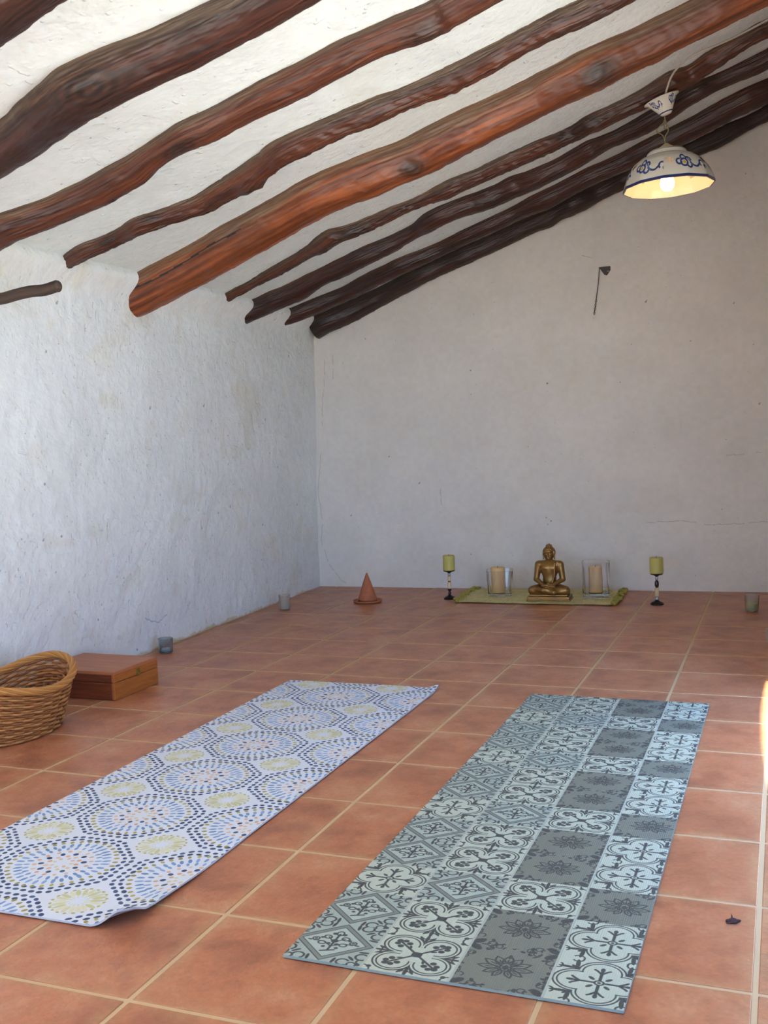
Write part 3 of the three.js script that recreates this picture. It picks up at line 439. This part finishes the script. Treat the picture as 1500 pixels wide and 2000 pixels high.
// clay incense cone on its saucer
{
  const clay = std({ map: texture(128, 128, (x, y) => { const k = 1 + 0.1 * fbm(x * 8, y * 14, 3, 3); return [170 * k, 98 * k, 62 * k]; }), roughness: 0.75 }), t = thing('incense_cone', 'plain terracotta incense cone standing on a round clay saucer', 'incense burner', [-1.211, 0.0008, -4.09]);
  mesh('saucer', lathe([[0.0001, 0], [0.07, 0], [0.08, 0.004], [0.0845, 0.013], [0.082, 0.015], [0.076, 0.009], [0.0001, 0.008]], 48), clay, t);
  mesh('cone', lathe([[0.0001, 0.008], [0.056, 0.008], [0.055, 0.022], [0.045, 0.05], [0.026, 0.11], [0.005, 0.168], [0.003, 0.172], [0.0001, 0.173]], 48), clay, t);
}

// ------------------------------------------------------------------ wooden box
{
  const W = 0.355, D = 0.288, H = 0.108, X = -1.287 - W / 2, Z = -1.757 - D / 2, t = thing('wooden_box', 'flat varnished wooden box with a brass latch against the left wall', 'box', [X - 0.0, 0.0008, Z], 0);
  const topM = std({ map: woodMap('lid', [[168, 98, 60], [196, 124, 80], [158, 90, 54]], 2.5, 16), roughness: 0.45 }), litEndM = std({ map: woodMap('end', [[156, 86, 36], [190, 116, 54], [146, 80, 36]], 3, 9, 2.2), roughness: 0.3 }), shadedFrontM = std({ map: woodMap('front', [[98, 46, 26], [140, 72, 40], [80, 36, 22]], 2, 7, 1), roughness: 0.3 }), seam = std({ color: 0x4a2618, roughness: 0.6 });  // ends lighter, front darker: light from the right painted into the wood
  const slab = (w, h, d, x, y, z, uvT) => { const g = new RoundedBoxGeometry(w, h, d, 2, 0.0018); at(g, x, y, z); return g; };
  const k = 0.012, seamY = 0.066;
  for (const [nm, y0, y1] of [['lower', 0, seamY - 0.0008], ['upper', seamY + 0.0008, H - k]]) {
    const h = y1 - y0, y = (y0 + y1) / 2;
    mesh('end_panel', slab(k, h, D, W / 2 - k / 2, y, 0), litEndM, t); mesh('end_panel', slab(k, h, D, -W / 2 + k / 2, y, 0), litEndM, t);
    mesh('side_panel', slab(W - 2 * k - 0.0006, h, k, 0, y, D / 2 - k / 2), shadedFrontM, t); mesh('side_panel', slab(W - 2 * k - 0.0006, h, k, 0, y, -D / 2 + k / 2), shadedFrontM, t);
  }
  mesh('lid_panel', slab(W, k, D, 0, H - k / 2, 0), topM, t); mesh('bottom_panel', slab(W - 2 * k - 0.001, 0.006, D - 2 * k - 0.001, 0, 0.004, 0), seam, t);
  const l = mesh('latch', [at(new RoundedBoxGeometry(0.004, 0.03, 0.022, 2, 0.0012), W / 2 + 0.0014, 0.076, -0.008)], brass, t, 'small brass latch');
  mesh('catch_ring', at(new THREE.TorusGeometry(0.0062, 0.0024, 8, 20).rotateY(Math.PI / 2), W / 2 + 0.005, 0.073, -0.008), brass, l);
}
// ------------------------------------------------------------------ wicker basket
{
  const cx = -1.364, cz = -1.316, A = 0.16, Bz = 0.256, t = thing('wicker_basket', 'oval wicker basket with a thick braided rim rising at its ends', 'basket', [cx, 0.0008, cz], 0.148);
  const h = (th) => 0.158 + 0.05 * Math.sin(th) ** 2, k = (f) => mix(0.72, 1, f ** 0.85);
  const P = (th, f, off = 0) => V((A * k(f) + off) * Math.cos(th), f * h(th), (Bz * k(f) + off) * Math.sin(th));
  const willow = (c, i) => std({ color: c, roughness: 0.55, bumpMap: ribs, bumpScale: 0.0003 });
  const honey = [willow(0xc4844a), willow(0xb27338), willow(0x96592a)], rimM = [willow(0xcf9048), willow(0xbd7c38)];
  const NS = 34;
  const lo = [[], [], []];
  for (let j = 0; j < 21; j++) { const f = 0.04 + 0.9 * j / 20, pts = []; for (let i = 0; i < NS * 4; i++) { const th = i / (NS * 4) * 2 * Math.PI, p = P(th, f, 0.0058 * Math.cos(NS * th / 2 + j * Math.PI)); p.y += 0.0006 * noise(i * 0.7, j * 3); pts.push(p); } lo[j % 3].push(tube(pts, 0.0043, NS * 6, 6, true)); }
  lo.forEach((g, i) => { mesh('weave', g, honey[i], t).userData.kind = 'stuff'; });
  const st = []; for (let i = 0; i < NS; i++) { const th = (i + 0.5) / NS * 2 * Math.PI, pts = []; for (let q = 0; q <= 6; q++) pts.push(P(th, q / 6 * 0.98 + 0.01)); st.push(tube(pts, 0.0034, 10, 5)); }
  const sk = mesh('stakes', st, honey[2], t); sk.userData.kind = 'stuff';
  const floorG = []; for (let r = 1; r <= 14; r++) { const pts = []; for (let i = 0; i < 60; i++) { const th = i / 60 * 2 * Math.PI; pts.push(V(A * 0.72 * r / 14 * Math.cos(th), 0.006 + 0.0015 * Math.cos(i * Math.PI / 2 + r), Bz * 0.72 * r / 14 * Math.sin(th))); } floorG.push(tube(pts, 0.005, 60, 5, true)); }
  const fm = mesh('basket_bottom', floorG, honey[1], t); fm.userData.kind = 'stuff';
  for (let s = 0; s < 8; s++) { const pts = []; for (let i = 0; i < 120; i++) { const th = i / 120 * 2 * Math.PI, ph = 5 * th + s * Math.PI / 4, p = P(th, 1); p.x += (0.0095 * Math.cos(ph) + 0.003) * Math.cos(th); p.z += (0.0095 * Math.cos(ph) + 0.003) * Math.sin(th); p.y += 0.009 * Math.sin(ph) + 0.002; pts.push(p); } mesh('rim_strand', tube(pts, 0.0044, 240, 6, true), rimM[s % 2], t); }
}
for (const [i, [x, z]] of [[-1.42, -1.41], [-1.31, -1.44], [-1.36, -1.32]].entries()) { const m = mesh('glass_jar', tumbler(0.024, 0.03, 0.115 + 0.01 * i, 0.003, 0.006), clearGlass); m.position.set(x, 0.0125, z); tag(m, 'clear glass jar lying inside the wicker basket', 'jar', 'glass jars in the basket'); m.userData.label = 'clear glass jar standing inside the wicker basket'; }

// ------------------------------------------------------------------ ceramic lamp under the beam
{
  const cx = 0.579, cy = 2.02, cz = -3.47, R = 0.199, t = thing('pendant_lamp', 'white ceramic pendant lamp painted with blue flowers, lit, hanging from a beam', 'lamp', [cx, cy, cz], 0); t.rotation.z = 0.035;
  const glaze = (draw) => canvasTexture(1024, 256, (c) => { c.fillStyle = '#d9d0c0'; c.fillRect(0, 0, 1024, 256); draw(c); });
  const flower = (c, x, y, s) => { c.save(); c.translate(x, y); c.scale(s, s); c.strokeStyle = '#2f3f74'; c.lineWidth = 6; c.lineCap = 'round'; const a = (x, y, r, p, q) => { c.beginPath(); c.arc(x, y, r, p, q); c.stroke(); }; a(-26, 4, 12, 0, 6.2); a(-26, -14, 9, 2, 6); a(-44, 0, 9, 0.5, 5); a(-8, -4, 10, 3, 6.4); a(-8, 12, 9, 0, 3.5); c.beginPath(); c.moveTo(-2, 6); c.bezierCurveTo(20, 26, 30, 14, 40, 4); c.stroke(); a(48, 6, 10, 2.4, 6); a(60, 16, 6, 2.4, 6); c.strokeStyle = '#4a6a9a'; c.lineWidth = 5; c.beginPath(); c.moveTo(-10, -10); c.lineTo(6, 14); c.stroke(); c.fillStyle = '#c2a24a'; c.beginPath(); c.arc(-26, 4, 5, 0, 7); c.fill(); c.restore(); };
  const shadeMap = glaze((c) => { for (let i = 0; i < 6; i++) flower(c, (0.68 + 1.047 * i) / 6.283 * 1024, 200, 1.12); c.fillStyle = '#2c3566'; c.fillRect(0, 246, 1024, 10); c.fillRect(0, 68, 1024, 5); });
  const prof = [[0.03, 0.163], [0.055, 0.167], [0.078, 0.163], [0.087, 0.153], [0.09, 0.14], [0.118, 0.13], [0.15, 0.107], [0.175, 0.073], [0.191, 0.035], [R, 0]];
  const side = (o, v0, v1, rev) => grid(120, 36, (u, v) => { const q = rev ? 1 - v : v, f = q * (prof.length - 1), i = Math.min(Math.floor(f), prof.length - 2), e = f - i, r0 = mix(prof[i][0], prof[i + 1][0], e) - o, y = mix(prof[i][1], prof[i + 1][1], e) - o * 0.6 * (1 - q), th = u * 2 * Math.PI, seg = Math.PI / 6, a = ((th % seg) + seg) % seg - seg / 2, poly = Math.cos(seg / 2) / Math.cos(a), r = r0 * mix(1, poly / Math.cos(seg / 2) * 0.985, step(0.55, 1, q)); return V(r * Math.sin(th), y, r * Math.cos(th)); }, (u, v) => [u, rev ? 0.02 + v * 0.0 + 0.3 * 0 + 0.9 : 1 - v]);
  const strip = (va, vb) => { const a = side(0, 0, 1), b = side(0.006, 0, 1, true); return merge([a, b]); };
  const rimRing = (q) => { const a = side(0), b = side(0.006), n = 120; return grid(n, 1, (u, v) => { const g = v ? b : a, i = (q ? 36 * (n + 1) : 0) + Math.round(u * n), p = g.attributes.position; return V(p.getX(i), p.getY(i), p.getZ(i)); }, () => [0.5, 0.02]); };
  let shell = mergeVertices(merge([strip(), rimRing(true), rimRing(false)]), 1e-5); shell.computeVertexNormals();
  const holes = []; for (let i = 0; i < 6; i++) { const th = 0.16 + i * Math.PI / 3, s = new THREE.Shape(); const c = 0.0075, d = 0.019; s.moveTo(-c, -d); s.lineTo(c, -d); s.lineTo(c, -c); s.lineTo(d, -c); s.lineTo(d, c); s.lineTo(c, c); s.lineTo(c, d); s.lineTo(-c, d); s.lineTo(-c, c); s.lineTo(-d, c); s.lineTo(-d, -c); s.lineTo(-c, -c); s.closePath(); const g = new THREE.ExtrudeGeometry(s, { depth: 0.09, bevelEnabled: false }); g.rotateX(-0.45); at(g, 0, 0.062, 0.115); g.rotateY(th); holes.push(g); }
  try {
    const ev = new Evaluator(); ev.attributes = ['position', 'normal', 'uv']; ev.useGroups = false; let b = new Brush(prep(shell)); b.updateMatrixWorld();
    for (const g of holes) { const h = new Brush(prep(g)); h.updateMatrixWorld(); b = ev.evaluate(b, h, SUBTRACTION); b.updateMatrixWorld(); }
    shell = b.geometry;
  } catch (e) { console.log('shade holes', e.message); }
  mesh('lamp_shade', shell, std({ map: shadeMap, roughness: 0.22, side: THREE.DoubleSide }), t, 'scalloped white ceramic shade with blue flowers and cross-shaped holes');
  mesh('shade_cap', lathe([[0.0001, 0.198], [0.008, 0.197], [0.016, 0.19], [0.034, 0.178], [0.04, 0.168], [0.04, 0.16], [0.0001, 0.16]], 32), std({ color: 0xc9b88a, roughness: 0.5 }), t);
  mesh('bulb_socket', lathe([[0.0001, 0.168], [0.02, 0.168], [0.02, 0.1], [0.0001, 0.1]], 24), std({ color: 0xd8d2c4, roughness: 0.5 }), t);
  const bulbC = V(-0.004, 0.018, 0.0);
  mesh('bulb', at(lathe([[0.0001, -0.033], [0.018, -0.029], [0.029, -0.014], [0.0325, 0.004], [0.028, 0.024], [0.018, 0.044], [0.014, 0.06], [0.014, 0.082], [0.0001, 0.082]], 32), bulbC.x, bulbC.y, bulbC.z), std({ color: 0xffffff, emissive: new THREE.Color(1, 0.8, 0.45), emissiveIntensity: LAMP_GLOW, roughness: 0.4 }), t, 'glowing round light bulb');
  const lamp = new THREE.PointLight(new THREE.Color(1, 0.52, 0.14), LAMP_POWER); lamp.name = 'bulb_light'; lamp.position.copy(bulbC); lamp.castShadow = true; lamp.shadow.radius = 1.4; t.add(lamp);
  const wire = std({ color: 0x8a7c5c, roughness: 0.4, metalness: 0.5 });
  mesh('hook', [tube([V(-0.004, 0.196, 0), V(-0.002, 0.228, 0), V(0.012, 0.25, 0.002), V(0.01, 0.272, 0.004), V(0, 0.282, 0)], 0.0026, 30), tube([V(-0.004, 0.197, 0), V(-0.012, 0.232, 0.003), V(-0.034, 0.25, 0.004), V(-0.04, 0.258, 0), V(-0.026, 0.275, -0.003), V(-0.008, 0.288, 0), V(-0.002, 0.3, 0)], 0.0022, 40), tube([V(-0.004, 0.26, 0), V(-0.005, 0.29, -0.002), V(0.002, 0.3, 0), V(0.005, 0.275, 0.002), V(0.002, 0.258, 0)], 0.0022, 30), tube([V(0, 0.28, 0), V(0, 0.31, 0), V(0.0, 0.345, 0)], 0.003, 12)], wire, t);
  const roseMap = glaze((c) => { for (let i = 0; i < 4; i++) flower(c, 80 + 256 * i, 140, 1.3); c.fillStyle = '#2c3566'; c.fillRect(0, 8, 1024, 9); c.fillRect(0, 196, 1024, 9); });
  const rose = mesh('ceiling_rose', lathe([[0.0001, -0.072], [0.02, -0.07], [0.028, -0.062], [0.036, -0.048], [0.052, -0.024], [0.064, -0.006], [0.078, -0.001], [0.08, 0.003], [0.074, 0.005], [0.06, -0.002], [0.0001, -0.002]], 48), std({ map: roseMap, roughness: 0.25 }), t, 'painted ceramic ceiling cup fixed to the beam');
  rose.position.set(-0.008, 0.388, 0.012); rose.rotation.z = 0.33 - 0.035; rose.rotation.y = 0.5;
  const pts = [V(0.572, 2.395, -3.43), V(0.586, 2.43, -3.398), V(0.604, 2.464, -3.372), V(0.636, 2.484, -3.318), V(0.69, 2.513, -3.282), V(0.752, 2.535, -3.28), V(0.803, 2.552, -3.295), V(0.905, 2.588, -3.308), V(1.006, 2.622, -3.297), V(1.22, 2.695, -3.3)];
  pts.slice(4).forEach((p) => p.add(V(0, -0.009, 0.012)));
  tag(mesh('lamp_cable', tube(pts, 0.0048, 90, 7), std({ color: 0xb8b0a0, roughness: 0.5 })), 'pale electric cable running along the beam to the ceramic lamp', 'cable');
}
// ------------------------------------------------------------------ hook and chain on the end wall, dead leaf
{
  const z = backZ(0.08, 1.88) + 0.006, t = thing('wall_hook', 'small metal bracket with a thin rod and short chain on the end wall', 'hook', [0.089, 1.885, z], 0), dark = std({ color: 0x4a4038, roughness: 0.5, metalness: 0.5 });
  const s = new THREE.Shape(); s.moveTo(-0.036, 0.014); s.lineTo(0.026, 0.014); s.lineTo(0.026, -0.004); s.lineTo(0.006, -0.032); s.lineTo(-0.006, -0.028); s.closePath();
  mesh('plate', at(new THREE.ExtrudeGeometry(s, { depth: 0.012, bevelEnabled: true, bevelSize: 0.002, bevelThickness: 0.002, bevelSegments: 1 }), 0, 0, -0.002), dark, t);
  mesh('screw_head', at(new THREE.SphereGeometry(0.006, 14, 8), 0.016, -0.012, 0.012), steel, t);
  mesh('rod', tube([V(-0.034, 0.012, 0.012), V(-0.04, -0.06, 0.012), V(-0.056, -0.17, 0.012)], 0.0022, 20), dark, t);
  for (let i = 0; i < 7; i++) { const l = new THREE.TorusGeometry(0.0058, 0.0016, 6, 14); l.scale(0.75, 1.25, 1); if (i % 2) l.rotateY(Math.PI / 2); l.rotateZ(-0.14); mesh('chain_link', at(l, -0.0575 - i * 0.0019, -0.178 - i * 0.0118, 0.012), dark, t); }
}
{
  const g = new THREE.IcosahedronGeometry(0.011, 2), p = g.attributes.position; for (let i = 0; i < p.count; i++) { const x = p.getX(i), y = p.getY(i), z = p.getZ(i), k = 1 + 0.5 * noise(x * 170, y * 170, z * 170); p.setXYZ(i, x * k * 1.2, Math.max(-0.0035, y * k * 0.42), z * k * 0.55); } g.computeVertexNormals();
  const m = mesh('dead_leaf', [g, at(new THREE.ConeGeometry(0.003, 0.012, 6).rotateX(-0.6), 0.001, 0.006, -0.006)], std({ color: 0x3a1a14, roughness: 0.7 })); m.position.set(0.952, 0.0045, -0.579); m.rotation.y = 0.3;
  tag(m, 'small curled dark red dead leaf lying alone on a tile', 'leaf');
}
renderer.render(scene, camera);
